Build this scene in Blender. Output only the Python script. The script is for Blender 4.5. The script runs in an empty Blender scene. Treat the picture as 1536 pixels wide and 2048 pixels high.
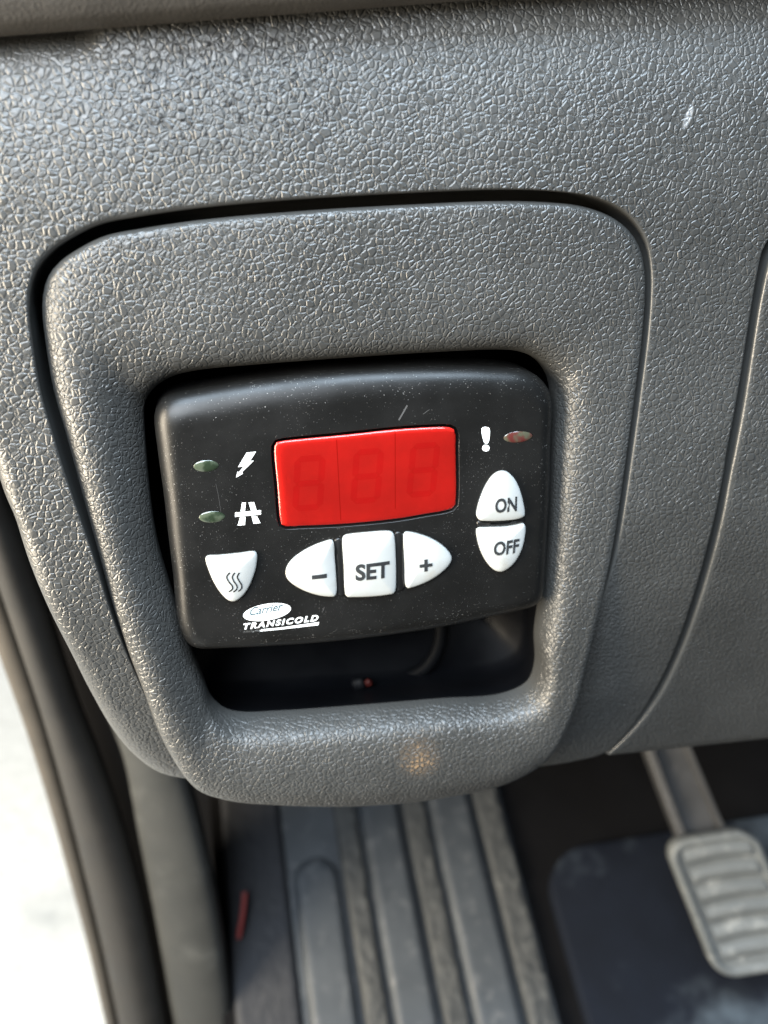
import bpy, bmesh, math, random
import numpy as np
from mathutils import Vector, Matrix
from mathutils.bvhtree import BVHTree

# ------------------------------------------------------------------ frame of reference
# Millimetres in the frame of the dashboard: x to the right, y up the panel, z out towards the driver.
def W(p):
    return (p[0] * .001, -p[2] * .001, p[1] * .001)
def Wv(p):
    return Vector((p[0], -p[2], p[1]))

scene = bpy.context.scene
COL = scene.collection

# ------------------------------------------------------------------ camera
CAM_POS = (-29.54, 69.60, 181.33)
CAM_FWD = (.17014632, -.35418446, -.91956707)
CAM_UP = (.09056536, .93484489, -.34331174)
cam_data = bpy.data.cameras.new('camera')
cam = bpy.data.objects.new('camera', cam_data); COL.objects.link(cam)
f_, u_ = Wv(CAM_FWD).normalized(), Wv(CAM_UP).normalized()
r_ = f_.cross(u_).normalized(); u_ = r_.cross(f_)
mw = Matrix((r_, u_, -f_)).transposed().to_4x4(); mw.translation = Vector(W(CAM_POS))
cam.matrix_world = mw
cam_data.sensor_fit = 'HORIZONTAL'; cam_data.sensor_width = 36
cam_data.lens = 36 * 1800 / 1536
cam_data.clip_start = .005; cam_data.clip_end = 200
cam_data.dof.use_dof = True
cam_data.dof.focus_distance = .190
cam_data.dof.aperture_fstop = 42.19 / 2.9
scene.camera = cam

# ------------------------------------------------------------------ light
world = bpy.data.worlds.new('World'); scene.world = world; world.use_nodes = True
wb = world.node_tree.nodes['Background']
wb.inputs['Color'].default_value = (.90, .95, 1, 1); wb.inputs['Strength'].default_value = .048

def area_light(name, pos, target, sx, sy, power, col):
    l = bpy.data.lights.new(name, 'AREA'); l.shape = 'RECTANGLE'; l.size = sx * .001; l.size_y = sy * .001
    l.energy = power; l.color = col
    o = bpy.data.objects.new(name, l); COL.objects.link(o)
    o.location = W(pos)
    o.rotation_euler = (Vector(W(target)) - Vector(W(pos))).to_track_quat('-Z', 'Y').to_euler()
    return o
area_light('door_opening_light', (-520, 20, 110), (0, 0, 0), 340, 460, 18.0, (1, .87, .68))
area_light('windscreen_light', (20, 680, 300), (0, -20, 0), 560, 240, 13.0, (.68, .84, 1))
area_light('side_window_light', (-280, 450, 540), (0, 30, 0), 480, 440, 13.5, (.86, .93, 1))
sp = bpy.data.lights.new('outside_sunlight', 'SPOT'); sp.energy = 330; sp.spot_size = math.radians(42); sp.spot_blend = .2
sp.shadow_soft_size = .02; sp.color = (1, .96, .88)
so = bpy.data.objects.new('outside_sunlight', sp); COL.objects.link(so); so.location = W((-1300, 1500, -700))
so.rotation_euler = (Vector(W((-600, -700, -850))) - so.location).to_track_quat('-Z', 'Y').to_euler()
gl = bpy.data.lights.new('stray_sun_glint', 'SPOT'); gl.energy = 7; gl.spot_size = math.radians(.5); gl.spot_blend = .5; gl.color = (1, .60, .25); gl.shadow_soft_size = .003
go = bpy.data.objects.new('stray_sun_glint', gl); COL.objects.link(go); go.location = W((95, -364, 375))
go.rotation_euler = (Vector(W((10.8, -64.0, .4))) - go.location).to_track_quat('-Z', 'Y').to_euler()

vs = scene.view_settings
vs.view_transform = 'Standard'; vs.look = 'None'; vs.exposure = 0; vs.gamma = 1; vs.use_curve_mapping = False
scene.cycles.max_bounces = 8
scene.cycles.use_denoising = True

# ------------------------------------------------------------------ measured outlines (mm, dashboard frame)
BEZEL_OUTER = [(-56.17, 55.26), (-51.95, 57.71), (-47.27, 59.6), (-41.23, 60.55), (-29.72, 61.78), (-10.63, 62.79), (9.12, 63.28), (29.61, 63.4), (40.72, 62.78), (47.44, 61.8), (53.69, 59.56), (57.78, 56.64), (60.42, 53.03), (61.85, 48.06), (62.28, 42.93), (62.23, 33.62), (61.71, 23.9), (60.96, 11.99), (58.76, -15.73), (56.38, -31.99), (53.7, -47.37), (50.65, -62.11), (44.41, -75.43), (34.68, -82.27), (16.98, -84.3), (-3.67, -82.85), (-23.57, -78.69), (-34.28, -75.42), (-40.66, -71.61), (-44.27, -66.56), (-49.18, -53.27), (-52.01, -39.13), (-54.05, -28.68), (-55.87, -17.05), (-57.31, -3.63), (-58.41, 6.8), (-59.93, 21.03), (-61.03, 30.39), (-61.17, 40.01), (-60.65, 47.65), (-58.94, 52.37)]
OPENING = [(-44.61, 24.87), (-43.84, 27.13), (-41.98, 29.4), (-38.43, 31.45), (-33.42, 32.47), (-22.33, 32.9), (-1.45, 33.16), (11.46, 33.22), (25.79, 33.1), (31.4, 32.88), (35.38, 32.31), (39.43, 30.53), (42.3, 28.03), (44.23, 24.56), (44.9, 20.06), (44.92, 8.81), (44.71, -3.38), (44.55, -17.4), (43.95, -30.8), (43.25, -39.42), (43.7, -48.51), (41.9, -53.89), (35.3, -56.48), (17.62, -55.53), (-2.32, -54.49), (-21.72, -53.18), (-31.07, -52.06), (-34.64, -50.4), (-37.39, -46.79), (-38.74, -41.07), (-40.85, -32.12), (-43.42, -18.28), (-45.44, -4.17), (-45.53, 10.73)]
DASH_EDGE = [(-82.88, 91.98), (-61.33, 94.21), (-35.34, 96.05), (11.25, 99.66), (62.51, 103.84), (131.4, 109.44), (136.48, 90.69), (133.01, 64.65), (101.62, 61.64), (92.54, 58.66), (89.33, 53.63), (88.3, 51.59), (87.74, 46.87), (87.29, 40.13), (86.87, 30.09), (86.25, 18.06), (85.39, 7.38), (85.16, 1.75), (83.72, -16.26), (82.59, -33.71), (80.99, -50.29), (78.01, -64.63), (74.27, -75.82), (68.35, -84.77), (60.4, -86.5), (46.67, -86.83), (31.19, -87.56), (9.84, -85.94), (-17.37, -81.75), (-36.7, -77.99), (-45.45, -75.35), (-52.71, -71.54), (-57.94, -64.25), (-61.53, -55.56), (-65.04, -40.93), (-67.46, -28.53), (-70.12, -15.91), (-72.21, -3.49), (-73.27, 5.75), (-74.36, 10.83), (-75.71, 25.0), (-77.48, 45.48), (-79.58, 71.03)]
KNEE_EDGE = [(140.83, 62.9), (103.05, 60.19), (94.6, 57.1), (91.69, 52.56), (90.34, 49.49), (89.72, 45.29), (89.14, 38.86), (88.74, 28.91), (88.26, 17.22), (87.45, 6.53), (86.94, 1.29), (85.75, -16.75), (84.61, -34.22), (82.99, -50.82), (80.11, -65.19), (75.51, -76.24), (69.64, -85.2), (85.12, -87.86), (103.48, -88.74), (120.56, -89.08), (165.03, -90.17), (218.84, -91.16), (175.7, -0.48)]
HOUSING_OUTER = [(-42.59, 23.97), (-41.92, 25.49), (-40.53, 27.27), (-38.04, 28.24), (-32.86, 28.92), (-23.67, 29.86), (-14.47, 30.5), (-1.88, 30.95), (11.09, 30.75), (24.27, 30.02), (31.0, 29.27), (36.0, 28.51), (39.13, 27.21), (41.64, 24.82), (43.03, 22.03), (43.23, 12.02), (43.48, -2.39), (43.35, -11.11), (43.2, -22.7), (42.98, -26.65), (41.92, -28.66), (38.93, -29.78), (28.56, -30.92), (17.45, -32.08), (6.52, -32.55), (-4.23, -32.62), (-17.56, -32.2), (-30.54, -31.28), (-38.55, -30.48), (-40.05, -29.9), (-41.46, -28.44), (-42.32, -26.04), (-42.82, -22.46), (-42.59, -11.97), (-42.63, -3.45), (-42.56, 6.82), (-42.72, 15.66)]
HOUSING_FACE = [(-38.18, 19.51), (-37.85, 20.75), (-36.98, 21.52), (-33.53, 22.09), (-24.36, 23.29), (-14.07, 24.11), (-2.57, 24.65), (10.22, 24.49), (23.31, 23.78), (30.0, 23.09), (34.52, 22.44), (37.04, 21.6), (38.45, 20.39), (39.21, 18.43), (39.33, 12.17), (39.59, -0.79), (39.43, -9.32), (39.31, -19.38), (39.06, -22.58), (38.36, -23.92), (35.94, -24.94), (27.41, -25.87), (16.57, -26.89), (5.9, -27.38), (-4.59, -27.48), (-17.59, -27.11), (-30.26, -26.24), (-36.79, -25.65), (-37.83, -25.15), (-38.6, -24.05), (-39.05, -22.02), (-39.19, -20.16), (-38.9, -10.81), (-38.8, -2.44), (-38.49, 7.66), (-38.32, 15.26)]
WINDOW = [(-19.51, 16.72), (-19.02, 17.76), (-17.65, 18.19), (-13.36, 18.39), (-4.29, 18.55), (6.87, 18.88), (13.41, 18.82), (18.36, 18.55), (20.03, 18.09), (20.81, 16.81), (20.94, 12.53), (21.0, 1.08), (20.66, -0.78), (19.51, -1.62), (13.22, -2.32), (6.42, -2.83), (-5.18, -2.86), (-14.57, -2.38), (-17.91, -2.16), (-18.95, -1.59), (-19.31, -0.51), (-19.49, 7.8)]
LENS_POWER = [(-35.86, 13.61), (-35.68, 13.09), (-35.11, 12.63), (-34.23, 12.31), (-33.19, 12.17), (-32.13, 12.24), (-31.23, 12.51), (-30.61, 12.93), (-30.38, 13.44), (-30.57, 13.97), (-31.15, 14.42), (-32.03, 14.74), (-33.07, 14.87), (-34.12, 14.8), (-35.02, 14.53), (-35.63, 14.11)]
LENS_ROAD = [(-35.83, 2.33), (-35.64, 1.78), (-35.03, 1.3), (-34.11, 0.95), (-33.0, 0.8), (-31.88, 0.86), (-30.92, 1.13), (-30.27, 1.56), (-30.03, 2.09), (-30.23, 2.64), (-30.84, 3.12), (-31.77, 3.46), (-32.88, 3.61), (-33.99, 3.55), (-34.94, 3.28), (-35.59, 2.85)]
LENS_ALARM = [(30.77, 14.37), (31.1, 13.85), (31.91, 13.41), (33.09, 13.12), (34.46, 13.02), (35.8, 13.14), (36.92, 13.45), (37.64, 13.9), (37.85, 14.43), (37.51, 14.95), (36.69, 15.39), (35.5, 15.67), (34.14, 15.77), (32.8, 15.65), (31.69, 15.35), (30.98, 14.9)]
KEY_MINUS = [(-18.35, -12.53), (-17.92, -10.89), (-16.61, -9.24), (-14.33, -7.7), (-11.52, -6.45), (-8.73, -5.68), (-7.84, -5.53), (-7.42, -6.17), (-7.34, -9.28), (-7.22, -14.14), (-7.29, -18.32), (-7.67, -19.15), (-8.46, -19.18), (-11.03, -18.63), (-14.31, -17.13), (-16.97, -15.11), (-18.1, -13.65)]
KEY_SET = [(-5.4, -5.43), (-5.04, -4.88), (-3.7, -4.66), (0.76, -4.64), (4.68, -4.8), (5.8, -5.15), (6.13, -5.9), (6.37, -10.76), (6.38, -15.68), (6.19, -19.15), (5.83, -19.98), (3.74, -20.24), (0.28, -20.21), (-3.72, -19.86), (-5.08, -19.58), (-5.39, -18.92), (-5.44, -11.91)]
KEY_PLUS = [(8.28, -5.88), (8.63, -5.44), (9.77, -5.55), (12.61, -6.57), (15.47, -8.19), (18.02, -10.41), (19.19, -12.26), (19.19, -13.5), (18.37, -14.78), (16.13, -16.65), (13.08, -18.18), (9.8, -19.06), (8.86, -19.08), (8.52, -18.54), (8.38, -13.43)]
KEY_ON = [(25.07, -3.0), (25.28, -1.23), (26.06, 1.43), (27.4, 4.37), (28.87, 6.23), (30.35, 6.91), (31.86, 6.66), (33.52, 5.11), (34.88, 2.51), (35.79, -0.43), (36.35, -3.13), (36.26, -4.22), (35.09, -4.71), (31.78, -4.87), (27.66, -4.58), (25.67, -4.14)]
KEY_OFF = [(25.11, -6.39), (25.58, -6.07), (27.69, -6.16), (31.82, -6.45), (34.78, -6.26), (36.08, -6.03), (36.58, -6.81), (36.54, -9.27), (35.92, -12.31), (34.67, -14.93), (33.03, -16.65), (31.24, -17.46), (29.67, -17.03), (27.96, -15.33), (26.49, -12.67), (25.51, -9.73)]
KEY_HEAT = [(-35.15, -7.0), (-34.8, -6.57), (-32.05, -6.63), (-27.79, -6.62), (-24.57, -6.61), (-24.19, -7.24), (-24.49, -9.81), (-25.33, -12.35), (-26.62, -14.97), (-28.06, -16.74), (-29.78, -17.76), (-31.06, -17.48), (-32.43, -15.86), (-33.71, -13.31), (-34.62, -10.35)]
BAR_A = [(-7.17, -5.49), (-5.73, -5.4), (-5.46, -9.49), (-5.32, -14.36), (-5.41, -19.29), (-6.88, -19.12), (-6.89, -14.18), (-7.01, -9.32)]
BAR_B = [(6.37, -5.21), (7.95, -5.49), (8.08, -10.94), (8.11, -15.87), (8.16, -19.38), (6.65, -19.58), (6.61, -15.7), (6.59, -10.78)]
BAR_C = [(25.21, -4.46), (28.25, -4.88), (31.79, -5.11), (36.16, -4.57), (36.31, -5.68), (32.05, -6.11), (28.27, -5.98), (25.22, -5.67)]
BOLT = [(-24.65, 15.73), (-22.68, 15.79), (-24.07, 13.84), (-23.24, 13.88), (-25.9, 11.59), (-25.72, 11.24), (-27.23, 10.5), (-26.82, 11.78), (-26.52, 11.64), (-25.5, 12.76), (-26.64, 12.75)]
EXCL = [(25.96, 16.97), (26.4, 17.27), (27.19, 17.21), (27.76, 16.83), (27.48, 13.58), (27.02, 13.51), (26.68, 13.65)]
EXCL_DOT = [(26.13, 12.56), (26.22, 12.21), (26.46, 11.92), (26.81, 11.75), (27.19, 11.71), (27.53, 11.84), (27.76, 12.09), (27.84, 12.42), (27.75, 12.76), (27.51, 13.05), (27.16, 13.23), (26.78, 13.26), (26.44, 13.13), (26.21, 12.89)]
ROAD1 = [(-26.44, 4.86), (-25.61, 4.83), (-25.97, 2.89), (-26.92, 2.87)]
ROAD2 = [(-25.08, 4.78), (-23.93, 4.73), (-23.54, 2.88), (-24.7, 2.88)]
ROAD3 = [(-28.08, 2.75), (-22.6, 2.79), (-22.67, 1.77), (-28.17, 1.74)]
ROAD4 = [(-27.13, 1.58), (-25.97, 1.58), (-26.22, -0.28), (-27.8, -0.24)]
ROAD5 = [(-24.7, 1.57), (-23.54, 1.51), (-22.92, -0.15), (-24.41, -0.17)]
HEAT1 = [(-30.35, -10.35), (-31.06, -11.22), (-30.74, -12.45), (-30.08, -13.61), (-30.14, -14.32), (-30.95, -14.95)]
HEAT2 = [(-29.28, -10.47), (-29.89, -11.35), (-29.66, -12.45), (-29.11, -13.6), (-29.18, -14.43), (-29.99, -15.06)]
HEAT3 = [(-28.32, -10.58), (-28.83, -11.47), (-28.49, -12.59), (-28.04, -13.72), (-28.21, -14.54), (-28.91, -15.07)]
OVAL = [(-28.34, -21.74), (-28.25, -22.06), (-28.03, -22.36), (-27.7, -22.63), (-27.24, -22.88), (-26.69, -23.09), (-26.04, -23.26), (-25.31, -23.38), (-24.53, -23.45), (-23.71, -23.48), (-22.87, -23.45), (-22.04, -23.37), (-21.23, -23.25), (-20.46, -23.07), (-19.76, -22.86), (-19.14, -22.61), (-18.61, -22.33), (-18.19, -22.03), (-17.9, -21.71), (-17.73, -21.38), (-17.69, -21.06), (-17.78, -20.74), (-18.01, -20.44), (-18.35, -20.17), (-18.81, -19.93), (-19.38, -19.72), (-20.03, -19.55), (-20.76, -19.43), (-21.54, -19.36), (-22.36, -19.34), (-23.19, -19.37), (-24.02, -19.45), (-24.82, -19.58), (-25.58, -19.75), (-26.27, -19.96), (-26.89, -20.21), (-27.41, -20.49), (-27.82, -20.79), (-28.12, -21.1), (-28.29, -21.42)]
OVAL_IN = [(-27.9, -21.72), (-27.82, -21.98), (-27.63, -22.23), (-27.32, -22.46), (-26.9, -22.66), (-26.39, -22.83), (-25.8, -22.97), (-25.14, -23.07), (-24.42, -23.13), (-23.67, -23.14), (-22.9, -23.11), (-22.14, -23.04), (-21.39, -22.93), (-20.69, -22.79), (-20.04, -22.6), (-19.47, -22.39), (-18.98, -22.15), (-18.6, -21.9), (-18.33, -21.63), (-18.17, -21.36), (-18.13, -21.09), (-18.21, -20.82), (-18.42, -20.57), (-18.73, -20.35), (-19.15, -20.14), (-19.67, -19.97), (-20.27, -19.84), (-20.94, -19.74), (-21.65, -19.69), (-22.4, -19.67), (-23.16, -19.7), (-23.92, -19.77), (-24.66, -19.88), (-25.36, -20.03), (-26.0, -20.21), (-26.56, -20.42), (-27.04, -20.66), (-27.42, -20.91), (-27.7, -21.18), (-27.86, -21.45)]
UNDERLINE = [(-28.65, -25.44), (-20.42, -25.61), (-11.6, -25.32), (-11.75, -26.07), (-20.45, -26.11), (-28.69, -25.94)]

# ------------------------------------------------------------------ helpers
random.seed(4)
RNG = np.random.default_rng(7)

def dash_z(y):
    q = np.maximum(0, -5 - y); t = np.maximum(0, y - 60)
    return -0.30 * q * q / (q + 40.) - .004 * t * t

def spline(pts, closed=True, per=10):
    P = np.array(pts, float); n = len(P); out = []; idx = []
    for i in range(n if closed else n - 1):
        idx.append(len(out))
        if closed: a, b, c, d = P[(i - 1) % n], P[i], P[(i + 1) % n], P[(i + 2) % n]
        else: a, b, c, d = P[max(i - 1, 0)], P[i], P[i + 1], P[min(i + 2, n - 1)]
        # centripetal parameters keep close and far control points from overshooting
        t0 = 0; t1 = t0 + max(np.linalg.norm(b - a), 1e-6) ** .5; t2 = t1 + max(np.linalg.norm(c - b), 1e-6) ** .5
        t3 = t2 + max(np.linalg.norm(d - c), 1e-6) ** .5
        for k in range(per):
            t = t1 + (t2 - t1) * k / per
            A1 = (t1 - t) / (t1 - t0) * a + (t - t0) / (t1 - t0) * b
            A2 = (t2 - t) / (t2 - t1) * b + (t - t1) / (t2 - t1) * c
            A3 = (t3 - t) / (t3 - t2) * c + (t - t2) / (t3 - t2) * d
            B1 = (t2 - t) / (t2 - t0) * A1 + (t - t0) / (t2 - t0) * A2
            B2 = (t3 - t) / (t3 - t1) * A2 + (t - t1) / (t3 - t1) * A3
            out.append((t2 - t) / (t2 - t1) * B1 + (t - t1) / (t2 - t1) * B2)
    if not closed: idx.append(len(out)); out.append(P[-1])
    return np.array(out), idx

def even(P, n, endpoint=False):
    d = np.concatenate([[0], np.cumsum(np.linalg.norm(np.diff(P, axis=0), axis=1))])
    s = np.linspace(0, d[-1], n, endpoint=endpoint)
    return np.stack([np.interp(s, d, P[:, k]) for k in range(P.shape[1])], 1)

def anchored(pts, anchors, counts, per=10):
    """closed curve resampled so that the k-th corner anchor always has the same index"""
    D, idx = spline(pts, True, per); out = []
    for k in range(len(anchors)):
        i, j = idx[anchors[k]], idx[anchors[(k + 1) % len(anchors)]]
        seg = D[i:j + 1] if j > i else np.concatenate([D[i:], D[:j + 1]])
        out.append(even(seg, counts[k]))
    return np.concatenate(out)

def closed_curve(pts, n, per=10):
    D, _ = spline(pts, True, per)
    return even(np.concatenate([D, D[:1]]), n)

def normals2(P):
    t = np.roll(P, -1, 0) - np.roll(P, 1, 0); t /= np.maximum(np.linalg.norm(t, axis=1, keepdims=True), 1e-9)
    return np.stack([-t[:, 1], t[:, 0]], 1)         # outward for outlines that run clockwise

def offset(P, d):
    return P + normals2(P) * d

def with_z(P, z):
    z = np.broadcast_to(z, (len(P),)); return np.column_stack([P[:, 0], P[:, 1], z])

def make(name, verts, faces, mat, parent=None, smooth=True, attr=None, world=True):
    me = bpy.data.meshes.new(name)
    me.from_pydata([W(v) for v in verts], [], [tuple(int(i) for i in f) for f in faces])
    bm = bmesh.new(); bm.from_mesh(me); bmesh.ops.recalc_face_normals(bm, faces=bm.faces); bm.to_mesh(me); bm.free()
    if smooth: me.polygons.foreach_set('use_smooth', [True] * len(me.polygons))
    if attr is not None:
        a = me.attributes.new('grain', 'FLOAT', 'POINT'); a.data.foreach_set('value', np.asarray(attr, np.float32))
    me.materials.append(mat); me.update()
    o = bpy.data.objects.new(name, me); COL.objects.link(o)
    if parent: o.parent = parent; o.matrix_parent_inverse = parent.matrix_basis.inverted()
    return o

def loft(loops, closed=True, cap0=False, cap1=False):
    """faces for a list of equally long loops, with optional fan caps"""
    n = len(loops[0]); V = [tuple(p) for L in loops for p in L]; Fc = []
    for k in range(len(loops) - 1):
        for i in range(n if closed else n - 1):
            j = (i + 1) % n
            Fc.append((k * n + i, k * n + j, (k + 1) * n + j, (k + 1) * n + i))
    for flag, base in ((cap0, 0), (cap1, (len(loops) - 1) * n)):
        if flag:
            c = np.mean(np.array(V[base:base + n]), 0); V.append(tuple(c)); ci = len(V) - 1
            for i in range(n): Fc.append((base + i, base + (i + 1) % n, ci))
    return V, Fc

def tag(o, label=None, cat=None, group=None, kind=None):
    if label: o['label'] = label
    if cat: o['category'] = cat
    if group: o['group'] = group
    if kind: o['kind'] = kind
    return o

def empty(name, p):
    o = bpy.data.objects.new(name, None); COL.objects.link(o); o.location = W(p); o.empty_display_size = .01
    return o

def sharpen(o, ang=40):
    me = o.data; bm = bmesh.new(); bm.from_mesh(me)
    for e in bm.edges:
        if len(e.link_faces) == 2 and e.calc_face_angle(0) > math.radians(ang): e.smooth = False
    bm.to_mesh(me); bm.free()

def smoothstep(a, b, x):
    t = np.clip((x - a) / (b - a), 0, 1); return t * t * (3 - 2 * t)

def tube(name, path, r, mat, parent=None, seg=12, per=8):
    P, _ = spline(path, False, per); loops = []
    for i in range(len(P)):
        t = P[min(i + 1, len(P) - 1)] - P[max(i - 1, 0)]; t /= np.linalg.norm(t)
        a = np.cross(t, (0.3, .2, 1)); a /= np.linalg.norm(a); b = np.cross(t, a)
        loops.append([P[i] + r * (a * math.cos(2 * math.pi * k / seg) + b * math.sin(2 * math.pi * k / seg)) for k in range(seg)])
    V, Fc = loft(loops, True, True, True)
    return make(name, V, Fc, mat, parent)

# ------------------------------------------------------------------ materials
def nodes_of(name):
    m = bpy.data.materials.new(name); m.use_nodes = True
    nt = m.node_tree; return m, nt, nt.nodes['Principled BSDF']
def N(nt, kind, **kw):
    n = nt.nodes.new(kind)
    for k, v in kw.items(): setattr(n, k, v)
    return n
def math_node(nt, op, a, b=None, c=None):
    n = nt.nodes.new('ShaderNodeMath'); n.operation = op
    for i, v in enumerate((a, b, c)):
        if v is None: continue
        if isinstance(v, (int, float)): n.inputs[i].default_value = v
        else: nt.links.new(v, n.inputs[i])
    return n.outputs[0]
def ramp(nt, src, a, b, lo=0., hi=1., smooth=True):
    n = nt.nodes.new('ShaderNodeMapRange'); n.interpolation_type = 'SMOOTHSTEP' if smooth else 'LINEAR'
    nt.links.new(src, n.inputs['Value'])
    for k, v in (('From Min', a), ('From Max', b), ('To Min', lo), ('To Max', hi)): n.inputs[k].default_value = v
    return n.outputs['Result']
def noise(nt, vec, scale, detail=2., rough=.5):
    n = nt.nodes.new('ShaderNodeTexNoise'); n.inputs['Scale'].default_value = scale
    n.inputs['Detail'].default_value = detail; n.inputs['Roughness'].default_value = rough
    nt.links.new(vec, n.inputs['Vector']); return n
def mixcol(nt, fac, a, b):
    n = nt.nodes.new('ShaderNodeMix'); n.data_type = 'RGBA'
    nt.links.new(fac, n.inputs[0])
    for i, v in ((6, a), (7, b)):
        if isinstance(v, tuple): n.inputs[i].default_value = v
        else: nt.links.new(v, n.inputs[i])
    return n.outputs[2]

def grain_material(name, base, rough, cell, depth, marks=()):
    """moulded leather-grain plastic: pebbles between fine valleys, relief scaled by the 'grain' attribute"""
    m, nt, b = nodes_of(name); L = nt.links
    co = N(nt, 'ShaderNodeTexCoord').outputs['Object']
    nz = noise(nt, co, 420, 2)
    off = N(nt, 'ShaderNodeVectorMath', operation='SUBTRACT'); L.new(nz.outputs['Color'], off.inputs[0]); off.inputs[1].default_value = (.5, .5, .5)
    sc = N(nt, 'ShaderNodeVectorMath', operation='SCALE'); L.new(off.outputs[0], sc.inputs[0]); sc.inputs['Scale'].default_value = .0011
    ad = N(nt, 'ShaderNodeVectorMath', operation='ADD'); L.new(co, ad.inputs[0]); L.new(sc.outputs[0], ad.inputs[1])
    def vor(scale, feature):
        v = N(nt, 'ShaderNodeTexVoronoi', feature=feature); v.inputs['Scale'].default_value = scale
        L.new(ad.outputs[0], v.inputs['Vector']); return v
    s = 1000. / cell
    e1 = ramp(nt, vor(s, 'DISTANCE_TO_EDGE').outputs['Distance'], .0, .21)
    e2 = ramp(nt, vor(s * 1.75, 'DISTANCE_TO_EDGE').outputs['Distance'], .0, .2)
    c1 = vor(s, 'F1').outputs['Color']
    sep = N(nt, 'ShaderNodeSeparateColor'); L.new(c1, sep.inputs[0])
    # some pebbles are split by a finer crack, others not; each sits a little higher or lower
    split = ramp(nt, sep.outputs[0], .35, .6)
    fine = math_node(nt, 'MULTIPLY_ADD', math_node(nt, 'SUBTRACT', e2, 1.), math_node(nt, 'MULTIPLY', split, .32), 0.)
    h = math_node(nt, 'ADD', e1, fine)
    h = math_node(nt, 'MULTIPLY', h, math_node(nt, 'MULTIPLY_ADD', sep.outputs[1], .35, .75))
    mic = noise(nt, co, 5200, 2)
    h = math_node(nt, 'MULTIPLY_ADD', mic.outputs['Fac'], .07, h)
    at = N(nt, 'ShaderNodeAttribute', attribute_name='grain')
    h = math_node(nt, 'MULTIPLY', h, at.outputs['Fac'])
    bp = N(nt, 'ShaderNodeBump'); bp.inputs['Strength'].default_value = 1.; bp.inputs['Distance'].default_value = depth * .001
    L.new(h, bp.inputs['Height']); L.new(bp.outputs[0], b.inputs['Normal'])
    big = noise(nt, co, 28, 4, .6)
    col = mixcol(nt, ramp(nt, big.outputs['Fac'], .3, .7), tuple(c * .86 for c in base) + (1,), tuple(c * 1.12 for c in base) + (1,))
    rg = ramp(nt, big.outputs['Fac'], .3, .75, rough - .05, rough + .07)
    spec = N(nt, 'ShaderNodeValue').outputs[0]; spec.default_value = .62
    for (cx, cy, ax, ay, ang, thr, kind) in marks:      # scuffs: (centre, half axes, angle) in mm on the panel
        g = N(nt, 'ShaderNodeMapping', vector_type='TEXTURE'); g.inputs['Location'].default_value = (cx * .001, 0, cy * .001)
        g.inputs['Rotation'].default_value = (0, -math.radians(ang), 0); g.inputs['Scale'].default_value = (ax * .001, 1, ay * .001)
        L.new(co, g.inputs['Vector'])
        sx = N(nt, 'ShaderNodeSeparateXYZ'); L.new(g.outputs[0], sx.inputs[0])
        rr = math_node(nt, 'ADD', math_node(nt, 'MULTIPLY', sx.outputs[0], sx.outputs[0]), math_node(nt, 'MULTIPLY', sx.outputs[2], sx.outputs[2]))
        fade = ramp(nt, rr, .2, 1., 1., 0.)
        spk = noise(nt, co, 900 if kind == 'dark' else 1500, 3, .65)
        msk = math_node(nt, 'MULTIPLY', fade, ramp(nt, spk.outputs['Fac'], thr, thr + .06))
        if kind == 'dark': spec = math_node(nt, 'MULTIPLY', spec, math_node(nt, 'MULTIPLY_ADD', msk, -.6, 1.))   # greasy smudge, duller than the skin
        col = mixcol(nt, msk, col, (.016, .016, .016, 1) if kind == 'dark' else (.18, .184, .188, 1))
    L.new(col, b.inputs['Base Color']); L.new(rg, b.inputs['Roughness'])
    L.new(spec, b.inputs['Specular IOR Level'])
    return m

def plastic(name, base, rough, bump_scale=0, bump=0., dust=0., spec=.5, dust_scale=2600, grime=None, coat=0., grime_scale=150):
    m, nt, b = nodes_of(name); L = nt.links
    co = N(nt, 'ShaderNodeTexCoord').outputs['Object']
    big = noise(nt, co, 60, 4, .6)
    col = mixcol(nt, ramp(nt, big.outputs['Fac'], .3, .7), tuple(c * .9 for c in base) + (1,), tuple(min(1, c * 1.08) for c in base) + (1,))
    if grime:
        g = noise(nt, co, grime_scale, 4, .65)
        col = mixcol(nt, ramp(nt, g.outputs['Fac'], .52, .78, 0., grime[1]), col, grime[0] + (1,))
    if dust:
        d = noise(nt, co, dust_scale, 1, .4); lf = noise(nt, co, 70, 2)
        t = ramp(nt, lf.outputs['Fac'], .35, .7, 0., .035)
        msk = ramp(nt, math_node(nt, 'ADD', d.outputs['Fac'], t), .755 - dust * .04, .80 - dust * .04, 0., .8)
        col = mixcol(nt, msk, col, (.36, .355, .34, 1))
    L.new(col, b.inputs['Base Color'])
    L.new(ramp(nt, big.outputs['Fac'], .3, .7, rough - .06, rough + .08), b.inputs['Roughness'])
    b.inputs['Specular IOR Level'].default_value = spec
    b.inputs['Coat Weight'].default_value = coat; b.inputs['Coat Roughness'].default_value = .12
    if bump_scale:
        n = noise(nt, co, bump_scale, 3, .6); bp = N(nt, 'ShaderNodeBump'); bp.inputs['Distance'].default_value = bump * .001
        L.new(n.outputs['Fac'], bp.inputs['Height']); L.new(bp.outputs[0], b.inputs['Normal'])
    return m

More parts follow.
